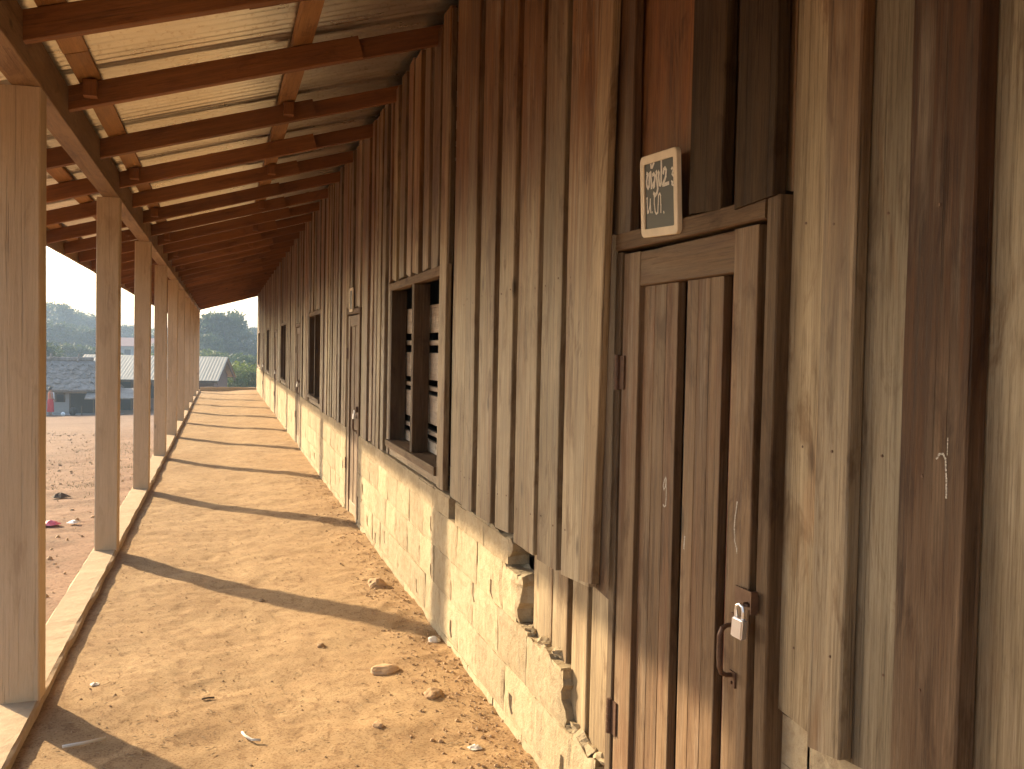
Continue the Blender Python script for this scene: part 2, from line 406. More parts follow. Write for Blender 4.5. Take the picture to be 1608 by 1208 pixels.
# right of the door
board(1.60, 1.757, .786, top(1.7), 1.078, .022, M_grey, (1.42, 1.33, 1.2))
board(1.757, 1.80, 1.83, top(1.7), 1.078, .022, tint=(1.1, 1.0, .9))
board(1.507, 1.608, .782, top(1.5), 1.05, .028, M_board, (.86, .83, .8))
board(1.345, 1.55, .786, top(1.4), 1.078, .022, M_grey, (1, 1, 1))
board(1.213, 1.362, .62, top(1.3), 1.043, .034, M_red, (1, .98, .96))
board(.99, 1.24, .70, top(1.2), 1.078, .022, M_grey, (1.25, 1.22, 1.16))
# the rest, both ways along the wall
def run(y, yend, backs=True):
    while y < yend:
        w = random.uniform(.125, .185); gp = random.uniform(.055, .1)
        a, b_ = y, min(y+w, yend); o = opening(a, b_)
        jobs = []
        if o is None: jobs = [(a, b_, .795)]
        else:
            ztop = 1.924 if o[0] == 'win' else 1.826
            if a < o[1]: jobs.append((a, min(b_, o[1]-.002), .795)); a = o[1]
            if b_ > o[2]: jobs.append((max(a, o[2]+.002), b_, .795)); b_ = o[2]
            if b_-a > .03: jobs.append((a+.001, b_-.001, ztop))
        for j0, j1, z0 in jobs:
            if j1-j0 > .025: board(j0, j1, z0 + random.uniform(-.012, .012), top(y), XF + random.uniform(-.008, .006))
        g0, g1 = y+w-.045, y+w+gp+.045
        o = opening(g0, g1); z0 = .79
        if o:
            mid = (g0+g1)/2
            if o[1] <= mid <= o[2]: z0 = 1.93 if o[0] == 'win' else 1.832
            else: g0, g1 = (max(g0, o[2]+.001), g1) if mid > o[2] else (g0, min(g1, o[1]-.001))
        if g1 < yend+.05: board(g0, g1, z0, top(y)-.02, 1.078, .02, M_back, tint=(.62, .56, .5))  # recess shade painted in: back strips tinted darker than the front boards
        y += w+gp
run(4.80, 32.9); run(-3.3, .97)

nl = MB()
for y0, y1, x, q in near:
    for z in (.93, 1.72, 2.55):
        for yy in (y0+.035, y1-.035): zz = z+random.uniform(-.02, .02); nl.tube([(x+.003, yy, zz), (x-.0015, yy, zz)], .003, 6)
for y, x in [(1.69, 1.078), (1.56, 1.05), (1.44, 1.078), (1.29, 1.043), (1.12, 1.078)]:
    for z in (.95, 1.32, 1.75, 2.3): yy, zz = y+random.uniform(-.02, .02), z+random.uniform(-.04, .04); nl.tube([(x+.003, yy, zz), (x-.0012, yy, zz)], .0026, 6)
tag(nl.build('nails', M_rust, wall), kind='stuff')

# ------------------------------------------------------------------ doors
def ribbon(mb, pts, w, x, org):
    """flat chalk stroke in the plane of the wall; pts are (along, up) with along = towards the near end"""
    P = [Vector((0, -a, b)) for a, b in pts]
    for i in range(len(P)-1):
        d = (P[i+1]-P[i]); L = d.length
        if L < 1e-5: continue
        d /= L; nrm = Vector((0, -d.z, d.y))*w*.5; e = d*w*.25
        q = [P[i]-e-nrm, P[i]-e+nrm, P[i+1]+e+nrm, P[i+1]+e-nrm]
        mb.add([Vector((x-.0004*(i % 2), 0, 0)) + v + org for v in q], [(0, 1, 2, 3)])
def door(s, first):
    fr = empty('door_frame', (1.06, 2.2+s, 0), B)
    dk = (.5, .44, .4)
    timber('jamb', (1.07, 1.778+s, -.02), (1.07, 1.778+s, 1.818), .046, .044, (1, 0, 0), M_jamb, fr, seg=10, wob=.003, tint=(.85, .78, .7))
    timber('jamb', (1.075, 2.595+s, -.02), (1.075, 2.595+s, 1.775), .04, .044, (1, 0, 0), M_jamb, fr, seg=6, wob=.002)
    timber('head', (1.07, 1.803+s, 1.797), (1.07, 2.60+s, 1.803), .046, .05, (1, 0, 0), M_jamb, fr, seg=6, wob=.002, tint=(.85, .75, .65))
    d = empty('door', (1.07, 2.56+s, 0), B)
    def pl(name, y0, y1, z0, z1, xf, t, q=(1, 1, 1), seg=8, wob=.0012):
        return timber(name, (xf+t/2, (y0+y1)/2, z0), (xf+t/2, (y0+y1)/2, z1), y1-y0, t, (1, 0, 0), M_door, d, seg=seg, wob=wob, cham=.002, tint=q)
    pl('stile', 2.453+s, 2.562+s, .06, 1.768, 1.056, .034, (.98, 1.0, 1.0)); pl('stile', 1.838+s, 1.939+s, .06, 1.768, 1.052, .036, (.98, .96, .94))
    timber('rail', (1.073, 1.941+s, 1.722), (1.073, 2.451+s, 1.722), .092, .03, (1, 0, 0), M_door, d, seg=6, wob=.001, tint=(.92, .86, .76))
    timber('rail', (1.078, 1.941+s, .12), (1.078, 2.451+s, .12), .12, .024, (1, 0, 0), M_door, d)
    timber('rail', (1.112, 1.941+s, .98), (1.112, 2.451+s, .98), .1, .024, (1, 0, 0), M_door, d, tint=(.5, .4, .3))
    for y0, y1, q in [(2.3820, 2.4515, .97), (2.3125, 2.3806, .9), (2.246, 2.3111, .94), (2.1374, 2.196, 1.04), (2.0769, 2.1360, .96), (2.014, 2.0755, 1.0)]:
        timber('plank', (1.081, (y0+y1)/2+s, .075), (1.081, (y0+y1)/2+s, 1.675), y1-y0, .022, (1, 0, 0), M_door, d, seg=8, wob=.0003, cham=.0016, tint=(q, q*.97, q*.95))
    pl('strip', 1.992+s, 2.003+s, .08, 1.67, 1.086, .02, (1.0, .45, .3), seg=4)
    for z in (1.445, .485):                                   # butt hinges on the far side
        h = MB(); h.tube([(1.047, 2.572+s, z-.048), (1.047, 2.572+s, z+.048)], .008, 10)
        for k in range(5): h.tube([(1.047, 2.572+s, z-.046+k*.0195), (1.047, 2.572+s, z-.034+k*.0195)], .0092, 10)
        h.box(1.0505, 1.0545, 2.535+s, 2.57+s, z-.046, z+.046)
        h.build('hinge', M_rust, d)
    h = MB(); y = 1.892+s
    h.tube([(1.052, y, .926), (1.034, y+.001, .925), (1.024, y+.002, .919), (1.019, y+.002, .905), (1.0185, y+.001, .87), (1.019, y, .838), (1.024, y, .824), (1.034, y, .819), (1.052, y, .818)], [.005, .005, .0055, .006, .0062, .006, .0055, .005, .005], 10)
    h.box(1.0475, 1.0518, y-.014, y+.010, .917, .950); h.box(1.0475, 1.0518, y-.014, y+.010, .793, .826)
    for zz in (.941, .802): h.tube([(1.049, y-.002, zz), (1.0445, y-.002, zz)], .0035, 8)
    h.build('handle', M_rust, d, smooth=False)
    h = MB(); h.box(1.040, 1.0438, 1.788+s, 1.872+s, .978, 1.016); h.box(1.028, 1.0438, 1.785+s, 1.789+s, .975, 1.022)
    h.tube([(1.048, 1.818+s, .99), (1.03, 1.818+s, .99), (1.026, 1.81+s, .99), (1.03, 1.802+s, .99), (1.048, 1.802+s, .99)], .0035, 8)
    h.box(1.0438, 1.0518, 1.842+s, 1.876+s, .982, 1.010); h.box(1.0438, 1.0478, 1.788+s, 1.80+s, .982, 1.010)
    h.build('hasp', M_rust, d)
    if first:
        c = MB()
        ribbon(c, [(.002, .075), (-.006, .066), (-.012, .05), (-.008, .042), (0, .05), (.004, .072), (.005, .05), (.006, .02), (.005, .005), (-.004, .0), (-.010, .004)], .0042, 1.0692, Vector((0, 2.290, 1.115)))
        c.build('chalk_mark', M_chalk, d)
        c = MB()
        ribbon(c, [(0, .1), (-.006, .07), (-.009, .04), (-.006, .018), (.0, .006), (.004, .0), (.005, -.008)], .0038, 1.0512, Vector((0, 1.894, 1.088)))
        c.build('chalk_mark', M_chalk, d)
        c = MB(); ribbon(c, [(0, .03), (-.001, .015), (-.0015, .0)], .006, 1.0692, Vector((0, 2.175, 1.032)))
        c.build('chalk_mark', M_chalk, d)
    # padlock hangs from the hasp: a thing of its own
    p = MB(); bm = bmesh.new(); bmesh.ops.create_cube(bm, size=1); bmesh.ops.scale(bm, vec=(.017, .034, .042), verts=bm.verts)
    bmesh.ops.bevel(bm, geom=bm.edges[:], offset=.003, segments=2, affect='EDGES')
    me = bpy.data.meshes.new('padlock'); bm.to_mesh(me); bm.free(); me.materials.append(M_steel)
    root = empty('padlock', (1.018, 1.812+s, .935))
    inst('body', me, root, T(1.018, 1.812+s, .943) @ Matrix.Rotation(.2, 4, 'Z') @ Matrix.Rotation(.08, 4, 'X'))
    k = MB(); R_ = Matrix.Rotation(.2, 3, 'Z')
    k.tube([R_ @ Vector((0, dy, dz)) + Vector((1.018, 1.812+s, .96)) for dy, dz in [(-.010, -.004), (-.011, .018), (-.008, .028), (0, .032), (.008, .028), (.011, .018), (.010, -.004)]], .0035, 8)
    k.build('shackle', M_steel, root)
    return root
names = ['bright steel padlock hanging from the rusty hasp of the nearest door', 'padlock on the second door, under the small slate',
         'padlock glinting on the third door along the wall', 'padlock glinting on the fourth door along the wall', 'padlock on the farthest door of the boarded wall']
for k, s in enumerate(DOORS):
    tag(door(s, k == 0), names[k], 'padlock', 'padlocks on the classroom doors')

c = MB()
ribbon(c, [(-.012, -.004), (-.006, .004), (.002, .005), (.008, -.002), (.011, -.03), (.012, -.06)], .0034, 1.0424, Vector((0, 1.262, 1.352)))
ribbon(c, [(.011, .03), (.011, .004)], .0016, 1.0424, Vector((0, 1.262, 1.352)))
c.build('chalk_mark', M_chalk, wall)

# ------------------------------------------------------------------ windows
def window(s):
    w = empty('window', (1.06, 5.7+s, .9), B)
    def tm(name, a, b_, wd_, t, mat=M_jamb, q=(1, 1, 1), seg=6, wob=.002): return timber(name, a, b_, wd_, t, (1, 0, 0), mat, w, seg=seg, wob=wob, tint=q)
    tm('jamb', (1.063, 4.895+s, .80), (1.063, 4.895+s, 3.17), .155, .03, M_board, (1.12, 1.05, .96), 12, .003)
    tm('jamb', (1.1, 4.985+s, .90), (1.1, 4.985+s, 1.87), .03, .09, q=(.7, .62, .55))
    tm('jamb', (1.1, 6.50+s, .90), (1.1, 6.50+s, 1.87), .075, .10, q=(.55, .48, .42))
    tm('mullion', (1.1, 5.72+s, .90), (1.1, 5.72+s, 1.87), .065, .095, q=(.62, .54, .47))
    tm('header', (1.075, 4.975+s, 1.895), (1.075, 6.555+s, 1.895), .05, .05, q=(1.05, .95, .85))
    tm('sill', (1.11, 4.975+s, .875), (1.11, 6.56+s, .875), .045, .15, q=(1.0, .92, .82))
    tm('apron', (1.075, 4.975+s, .822), (1.075, 6.56+s, .822), .05, .022, M_board, (.95, .9, .85))
    for z0, z1 in [(1.59, 1.75), (1.517, 1.547), (1.32, 1.476), (1.254, 1.28), (1.065, 1.23), (1.0, 1.028), (.90, .965)]:
        tm('slat', (1.168, 4.97+s, (z0+z1)/2), (1.168, 6.54+s, (z0+z1)/2+random.uniform(-.006, .006)), z1-z0, .022, M_slat, (1, .97, .93))
for s in WINS: window(s)

# ------------------------------------------------------------------ block footing
ROWS = [(-.06, .115, 2.63), (.115, .305, 2.65), (.305, .497, 2.965), (.497, .685, 3.475), (.685, .792, 3.60)]
foot = empty('footing', (1.09, 15, 0), B)
def block_geo(mb, L, H, D, fine, pit, rag=0):
    """one rough block, front face towards -X at x=0"""
    ny, nz = (max(2, round(L/.028)), max(2, round(H/.028))) if fine else (2, 1)
    s = random.random()*90; b = len(mb.v)
    pj, pk = (random.randint(2, max(2, ny-2)), random.randint(1, max(1, nz-2))) if pit else (-9, -9)
    pw = random.choice([0, 1, 1])
    for k in range(nz+1):
        for j in range(ny+1):
            y, z = L*j/ny, H*k/nz
            e = 1 if (j in (0, ny) or k in (0, nz)) else 0
            x = .004*e + .0055*noise.noise((y*9, z*9, s)) + .002*noise.noise((y*40, z*40, s))
            if j in (pj, pj+pw) and k in (pk, pk+1): x += .05
            y += .004*noise.noise((s, z*14, j*.7)); z += .003*noise.noise((s+9, y*14, k*.7))
            if rag and j <= 2: y += rag*(noise.noise((s, z*10, 2))+.35*noise.noise((s, z*31, 6)))*(1-j/3); x += rag*.3*(1-j/3)*abs(noise.noise((s, z*12, 7)))
            if rag and k >= nz-1: z += rag*.45*(noise.noise((y*9, s, 4))+.4*noise.noise((y*33, s, 4)))
            mb.v.append((x, y, z))
    n = ny+1
    for k in range(nz):
        for j in range(ny):
            a = b+k*n+j; mb.f.append((a, a+n, a+n+1, a+1))
    ring = [b+j for j in range(n)] + [b+k*n+ny for k in range(1, nz+1)] + [b+nz*n+j for j in range(ny-1, -1, -1)] + [b+k*n for k in range(nz-1, 0, -1)]
    m = len(ring); prev = ring
    for q in ([.33, .66, 1] if rag else [1]):
        b2 = len(mb.v)
        for i in ring:
            x, y, z = mb.v[i]; jx = rag*.5
            mb.v.append((x+(D-x)*q, y + (jx*noise.noise((q*5, z*11, s)) if y < L*.2 else 0), z + (jx*noise.noise((q*5, y*9, s)) if z > H*.7 else 0)))
        for i in range(m): mb.f.append((prev[i], prev[(i+1) % m], b2+(i+1) % m, b2+i))
        prev = [b2+i for i in range(m)]
    mb.f.append(tuple(prev))
far_b = MB(); core = MB()
def inside_door(a, b_):
    for s in DOORS[1:] if a > 2.5 else DOORS:
        if b_ > 1.76+s and a < 2.6+s: return (1.76+s, 2.6+s)
    return None
def course(r, y, yend, broken):
    z0, z1, _ = ROWS[r]; first = True
    if r % 2: L0 = .22
    else: L0 = .40
    L = L0
    while y < yend-.05:
        e = min(y+L, yend); d = inside_door(y, e)
        if d:
            if y < d[0]-.06: e = d[0]-.003
            else: y = d[1]+.003; L = .4; continue
        if r == 4 and broken and y < 4.55 < e: e = 4.53
        j0 = .0022; mtx = T(1.043 + (.04 if y < 1.76 else 0) + random.uniform(-.0015, .0015) + (.006 if r == 4 else 0), y+j0, z0+j0)
        if y < 12.5:
            mb = MB(); block_geo(mb, e-y-2*j0, z1-z0-2*j0, .085, True, random.random() < .26 and r < 4, .075 if (broken and first and r > 0) else (.02 if broken and r == 4 and e < 4.6 else 0))
            mb.build('block', M_block, foot, mtx)
        else:
            b = len(far_b.v); block_geo(far_b, e-y-2*j0, z1-z0-2*j0, .085, False, False)
            for i in range(b, len(far_b.v)): far_b.v[i] = tuple(mtx @ Vector(far_b.v[i]))
        yy0 = y + (.03 if first and broken else -.004)
        core.box(1.0495 + (.04 if y < 1.76 else 0), 1.135, yy0, e+.004, z0, z1 - (.012 if r == 4 or broken and first else -.0))
        y = e; first = False; L = random.uniform(.36, .43)
        if r == 4 and broken and abs(y-4.53) < 1e-6: y = 4.68; broken = False
for r, (z0, z1, ys) in enumerate(ROWS):
    course(r, ys, 33.0, True); course(r, -3.4, 1.752, False)
tag(far_b.build('block_courses', M_block, foot), kind='stuff')
tag(core.build('mortar', M_block, foot), kind='stuff')
# loose broken lumps on the stepped edge
def rock_mesh(name, sx, sy, sz, mat, seed, sub=2, rough=.25):
    bm = bmesh.new(); bmesh.ops.create_icosphere(bm, subdivisions=sub, radius=1)
    for v in bm.verts:
        k = 1 + rough*noise.fractal(v.co*1.3 + Vector((seed*3.1, 0, 0)), 1, 2, 3)
        v.co = Vector((v.co.x*sx*k, v.co.y*sy*k, v.co.z*sz*k))
    me = bpy.data.meshes.new(name); bm.to_mesh(me); bm.free(); me.materials.append(mat)
    return me
for i, (y, z, r_) in enumerate([(2.93, .32, .03), (2.86, .315, .022), (2.78, .312, .03), (3.10, .505, .025), (3.22, .503, .03), (3.38, .503, .022), (2.70, .31, .025)]):
    inst('rubble', rock_mesh('rubble', r_, r_*1.5, r_*.55, M_block, i+40, 2, .9), foot, T(1.08, y, z-.004))

# ------------------------------------------------------------------ rest of the building shell
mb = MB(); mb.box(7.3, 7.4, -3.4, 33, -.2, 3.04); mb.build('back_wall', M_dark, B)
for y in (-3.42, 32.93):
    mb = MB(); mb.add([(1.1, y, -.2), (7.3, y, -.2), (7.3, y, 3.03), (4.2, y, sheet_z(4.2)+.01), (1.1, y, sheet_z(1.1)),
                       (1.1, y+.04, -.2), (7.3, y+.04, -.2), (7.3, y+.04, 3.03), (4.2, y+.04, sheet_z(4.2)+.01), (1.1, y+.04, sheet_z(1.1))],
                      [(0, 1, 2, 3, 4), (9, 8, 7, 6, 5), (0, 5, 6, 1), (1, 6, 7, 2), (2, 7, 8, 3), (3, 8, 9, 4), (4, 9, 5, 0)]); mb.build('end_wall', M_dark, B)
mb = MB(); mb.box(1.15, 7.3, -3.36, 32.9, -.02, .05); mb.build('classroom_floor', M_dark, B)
mb = MB(); mb.box(1.22, 7.28, -3.36, 32.9, 2.5, 2.53); mb.build('light_blocker', M_dark, B)  # unseen sheet added to stop light leaking in above the windows

# ------------------------------------------------------------------ posts, beam, roof
PY = [4.35 + 3.1*k for k in range(-2, 10)]
for y in PY:
    timber('post', (-.772, y+.075, .03), (-.772+random.uniform(-.006, .006), y+.075, 2.5), .15, .15, (1, 0, 0), M_post, B, seg=12, wob=.003, cham=.006, tint=(lambda q: (q, q*.985, q*.97))(random.uniform(.93, 1.05)))
roof = empty('roof', (-.3, 15, 2.5), B)
ys = [-3.5] + [y+.075 for y in PY[2::2]] + [33.35]
for a, b_ in zip(ys[:-1], ys[1:]):
    timber('beam', (-.755, a+.004, 2.592), (-.755, b_-.004, 2.592), .11, .18, (0, 0, 1), M_beam, roof, seg=8, wob=.003, tint=(lambda q: (q, q, q))(random.uniform(.9, 1.1)))
RY = [-2.6, -1.5, -.4, .7, 1.8, 2.9, 4.0, 5.1, 6.35, 7.5, 8.55, 9.62]
while RY[-1] < 32.2: RY.append(RY[-1]+random.uniform(1.03, 1.13))
RY[-1] = 33.2
nrm = Vector((-RS, 0, 1)).normalized()
for y in RY:
    a = Vector((-1.505, y, rafter_z(-1.505)+.05)); e = .62+random.uniform(-.18, .12); b_ = Vector((e, y, rafter_z(e)+.05))
    timber('rafter', a, b_, .055, .108, nrm, M_rafter, roof, seg=8, wob=.003)
    a = Vector((e-.38, y+.048, rafter_z(e-.38)+.052)); b_ = Vector((4.1, y+.048, rafter_z(4.1)+.052))
    timber('rafter', a, b_, .045, .095, nrm, M_rafter, roof, seg=6, wob=.002, tint=(.75, .7, .68))
for x in (-1.42, -1.05, -.61, .36, 1.25):
    y = -3.5
    while y < 33.3:
        e = min(33.35, y+random.uniform(3.6, 4.4)); 
        timber('purlin', (x, y+.003, rafter_z(x)+.125), (x, e-.003, rafter_z(x)+.125+random.uniform(-.003, .003)), .1, .032, nrm, M_purlin, roof, seg=6, wob=.003)
        y = e
y = -3.5
while y < 33.3:
    e = min(33.36, y+random.uniform(3.8, 4.6))
    timber('fascia', (-1.522, y+.002, 2.43), (-1.522, e-.002, 2.43+random.uniform(-.004, .004)), .16, .026, (1, 0, 0), M_beam, roof, seg=6, wob=.003); y = e
for k, y in enumerate(RY[5:18]):
    for x in (-.61, .36):
        if (k + (x > 0)) % 2: continue
        mb = MB(); mb.box(-.03, .03, -.035, .035, -.045, .03); mb.build('cleat', M_rafter, roof, T(x+.01, y-.066, rafter_z(x)+.072))
# wall plate the rafters rest on, behind the board tops
timber('wall_plate', (1.16, -3.4, rafter_z(1.16)-.06), (1.16, 33.1, rafter_z(1.16)-.06), .1, .1, (0, 0, 1), M_rafter, roof)
# corrugated sheets
def sheet_mesh():
    mb = MB(); pitch, amp, n = .0762, .0105, 11; X = [-1.58, -1.2, -.6, 0, .6, 1.0, 1.45]; seg = n*6
    for j in range(seg+1):
        y = pitch*j/6
        for x in X: mb.v.append((x, y, RS*x + amp*math.cos(2*math.pi*j/6)))
    k = len(X)
    for j in range(seg):
        for i in range(k-1):
            a = j*k+i; mb.f.append((a, a+1, a+k+1, a+k))
    return mb.mesh('roof_sheet', M_sheet, True)
SM = sheet_mesh(); y = -3.5; zc = sheet_z(0)+.012
while y < 33.2:
    o = inst('roof_sheet', SM, roof, T(random.uniform(-.02, .02), y, zc) @ Matrix.Rotation(.0105 + random.uniform(-.001, .001), 4, 'X'))
    q = random.uniform(.85, 1.05); o.color = (q, q*.99, q*.97, 1)
    y += .0762*9
mb = MB()
mb.add([(1.4, -3.5, sheet_z(1.4)+.03), (4.2, -3.5, sheet_z(4.2)+.03), (8.2, -3.5, 2.75), (1.4, 33.4, sheet_z(1.4)+.03), (4.2, 33.4, sheet_z(4.2)+.03), (8.2, 33.4, 2.75)], [(0, 1, 4, 3), (1, 2, 5, 4)])
mb.build('roof_slope', M_sheet, roof)

# ------------------------------------------------------------------ slates
STROKES = [[(.066,.865),(.117,.838),(.084,.806),(.06,.747),(.067,.672),(.107,.629),(.14,.655),(.154,.746),(.179,.847),(.211,.86),(.218,.761),(.223,.619)],
 [(.216,.983),(.225,.944),(.266,.938),(.324,.996)],
 [(.272,.814),(.318,.832),(.355,.79),(.342,.718),(.329,.647),(.303,.629),(.279,.666),(.314,.695)],
 [(.398,.856),(.418,.816),(.397,.795),(.425,.694),(.444,.595),(.41,.527),(.356,.497),(.294,.536)],
 [(.471,.845),(.495,.817),(.479,.759),(.498,.648),(.54,.636),(.562,.675),(.575,.829),(.577,.991)],
 [(.637,.796),(.658,.852),(.7,.87),(.735,.829),(.72,.748),(.667,.684),(.613,.626),(.687,.628),(.814,.635)],
 [(.898,.829),(.929,.848),(.96,.82),(.919,.756),(.961,.726)], [(.898,.653),(.941,.63),(.909,.605),(.962,.586)],
 [(.047,.475),(.079,.483),(.065,.423),(.072,.348),(.078,.247),(.112,.269),(.158,.337),(.184,.458),(.18,.359),(.186,.248)],
 [(.226,.253),(.238,.247)],
 [(.304,.516),(.323,.465),(.316,.368),(.338,.256),(.38,.215),(.435,.233),(.449,.352),(.462,.484),(.506,.514),(.537,.474),(.539,.342),(.532,.223)],
 [(.625,.231),(.638,.209)]]
def slate(M, W, H, label, text):
    """writing slate; local x = out of the wall (-x faces out), y = -along, z up"""
    root = empty('slate', M.translation); root['label'] = label; root['category'] = 'slate'; root['group'] = 'writing slates over the doors'
    t, bw = .012, .021
    def outline(w, h, r):
        pts = []
        for cx, cz, a0 in ((w/2-r, h/2-r, 0), (-w/2+r, h/2-r, 90), (-w/2+r, -h/2+r, 180), (w/2-r, -h/2+r, 270)):
            for k in range(5):
                a = math.radians(a0+k*22.5); pts.append((cx+r*math.cos(a), cz+r*math.sin(a)))
        return pts
    o_, i_ = outline(W, H, .016), outline(W-2*bw, H-2*bw, .004); n = len(o_); mb = MB()
    for ring, x in ((o_, t), (o_, .002), ([(a*.985, b*.985) for a, b in o_], 0), (i_, .001), (i_, t)):
        mb.v += [(x, y, z) for y, z in ring]
    for r in range(4):
        for k in range(n): mb.f.append((r*n+k, r*n+(k+1) % n, (r+1)*n+(k+1) % n, (r+1)*n+k))
    mb.build('frame', M_slateframe, root, M)
    mb = MB(); mb.box(.005, .010, -W/2+bw-.003, W/2-bw+.003, -H/2+bw-.003, H/2-bw+.003); pn = mb.build('panel', M_slate, root, M)
    if text:
        mb = MB(); w, h = W-2*bw, H-2*bw
        for q, st in enumerate(STROKES):
            ribbon(mb, [(-w/2+u*w, -h/2+v*h) for u, v in st], .0088 if q < 6 else .0052, .0045 - .0001*(q % 3), Vector((0, 0, 0)))
        mb.build('chalk_writing', M_chalk2, pn, M)
slate(T(1.026, 2.283, 1.891) @ Matrix.Rotation(-.07, 4, 'Y') @ Matrix.Rotation(.05, 4, 'X'), .215, .192+.012,
      'small wood-framed slate with white chalk writing tilted over the nearest door', True)
slate(T(1.03, 8.48, 1.895), .21, .20, 'blank-looking slate in pale frame above the second door down the wall', False)

# ------------------------------------------------------------------ loose things on the veranda floor
def stone(x, y, sx, sy, sz, label, mat=M_stone, q=1, cat='stone', name='stone', group='stones on the veranda floor'):
    o = inst(name, rock_mesh(name, sx, sy, sz, mat, x*7+y, 3), None, T(x, y, floor_h(x, y)+sz*.12) @ Matrix.Rotation(x*9, 4, 'Z'))
    o.color = (q, q, q, 1); tag(o, label, cat, group)
stone(.90, 5.93, .075, .055, .04, 'large tan stone lying by the footing, beyond the wide post shadow')
stone(.70, 4.36, .065, .055, .026, 'flat tan stone half sunk in the floor before the broken footing', q=1.15)
stone(.47, 4.86, .022, .018, .014, 'small reddish stone out on the floor just past the post shadow', q=.9)
stone(1.0, 4.72, .03, .026, .022, 'pale stone at the wall where the post shadow meets the footing', M_pale)
stone(.84, 3.98, .05, .035, .022, 'brown clod among the gravel at the foot of the wall', q=.85)
stone(.58, 3.74, .026, .02, .012, 'small pale flat stone on the floor in front of the lowest blocks', q=1.2)
stone(.23, 5.9, .022, .014, .01, 'dark chip of stone between the two nearest post shadows', q=.6)
def stick(pts, r, mat, label, cat, name):
    mb = MB(); mb.tube([(x, y, floor_h(x, y)+dz) for x, y, dz in pts], r, 6); tag(mb.build(name, mat, None, None, True), label, cat)
stick([(.085, 3.90, .012), (.095, 3.86, .014), (.12, 3.815, .012), (.15, 3.80, .012)], .005, M_pale, 'bent white straw lying on the dirt floor', 'straw', 'straw')
M_twig = plain('twig_bark', (.1, .065, .04), .9)
stick([(-.07, 4.335, .006), (-.045, 4.345, .007), (-.02, 4.34, .006)], .004, M_twig, 'short dark twig on the dirt floor near the kerb side', 'twig', 'twig')
stick([(-.55, 3.92, .012), (-.48, 3.95, .014), (-.41, 3.99, .012)], .006, M_pale, 'pale stick beside the nearest post shadow', 'stick', 'stick')
def scrap(x, y, z, r, mat, label, name, cat):
    mb = MB(); n = 9
    mb.v.append((0, 0, r*.5))
    for k in range(2):
        for j in range(n):
            a = 2*math.pi*j/n; q = r*(.5+.5*k)*random.uniform(.75, 1.2); mb.v.append((q*math.cos(a), q*math.sin(a), r*random.uniform(.15, .5)*(1-k)+.004*k))
    for j in range(n): mb.f.append((0, 1+j, 1+(j+1) % n)); mb.f.append((1+j, 1+n+j, 1+n+(j+1) % n, 1+(j+1) % n))
    tag(mb.build(name, mat, None, T(x, y, z)), label, cat)
scrap(.88, 3.42, floor_h(.88, 3.42), .028, M_pale, 'crumpled white paper scrap at the foot of the lowest blocks', 'paper_scrap', 'paper')
scrap(-.52, 4.62, floor_h(-.52, 4.62), .022, M_pale, 'small pale paper scrap on the floor beside the nearest post', 'paper_scrap', 'paper')
M_pink = plain('pink_plastic', (.8, .16, .22), .5); M_white = plain('white_plastic', (.8, .8, .78), .5, amt=.1)
def yz(x, y): return ground_h(x, y)+.012
scrap(-1.62, 10.7, yz(-1.62, 10.7), .09, M_pink, 'crumpled pink plastic scrap on the bare yard', 'plastic_scrap', 'plastic')
scrap(-1.42, 10.75, yz(-1.42, 10.75), .06, M_white, 'white plastic scrap next to the pink one on the yard', 'plastic_scrap', 'plastic')
scrap(-1.9, 13.3, yz(-1.9, 13.3), .12, M_twig, 'dark dry leaf clump on the yard beyond the pink scrap', 'dry_leaf', 'leaf')

# gravel and crumbs
def scatter(name, pts, mat, label):
    mb = MB()
    for x, y, z, r in pts:
        a = random.random()*6; h = r*random.uniform(.5, .9)
        vs = [(x+r*math.cos(a+k*1.257)*random.uniform(.7, 1.2), y+r*math.sin(a+k*1.257)*random.uniform(.7, 1.2), z-.2*r) for k in range(5)]
        vs += [(x+.5*r*math.cos(a+.5+k*2.09), y+.5*r*math.sin(a+.5+k*2.09), z+h*random.uniform(.7, 1)) for k in range(3)]
        mb.add(vs, [(0, 1, 5), (1, 6, 5), (1, 2, 6), (2, 3, 6), (3, 7, 6), (3, 4, 7), (4, 0, 7), (0, 5, 7), (5, 6, 7)])
    return tag(mb.build(name, mat), label, None, None, 'stuff')
pts = []
for i in range(4200):
    y = 2.5 + 9*random.random()**1.6
    x = 1.06 - abs(random.gauss(0, .16)) if random.random() < .62 else random.uniform(-.66, 1.0)
    if x < -.67: continue
    r = random.choice([.002, .0025, .003, .003, .004, .005, .008] if x > .75 else [.0015, .002, .002, .003, .005])*random.uniform(.7, 1.3)
    pts.append((x, y, floor_h(x, y)+.002, r))
scatter('gravel', pts, M_stone, 'small crumbs and gravel strewn over the veranda floor')
pts = []
for i in range(1500):
    y = 6+26*random.random()**1.5; x = -.95 - 5*random.random()
    pts.append((x, y, ground_h(x, y)+.005, random.choice([.008, .012, .02, .03])*random.uniform(.6, 1.2)))
scatter('yard_gravel', pts, M_stone, 'scattered gravel on the bare yard outside the posts')

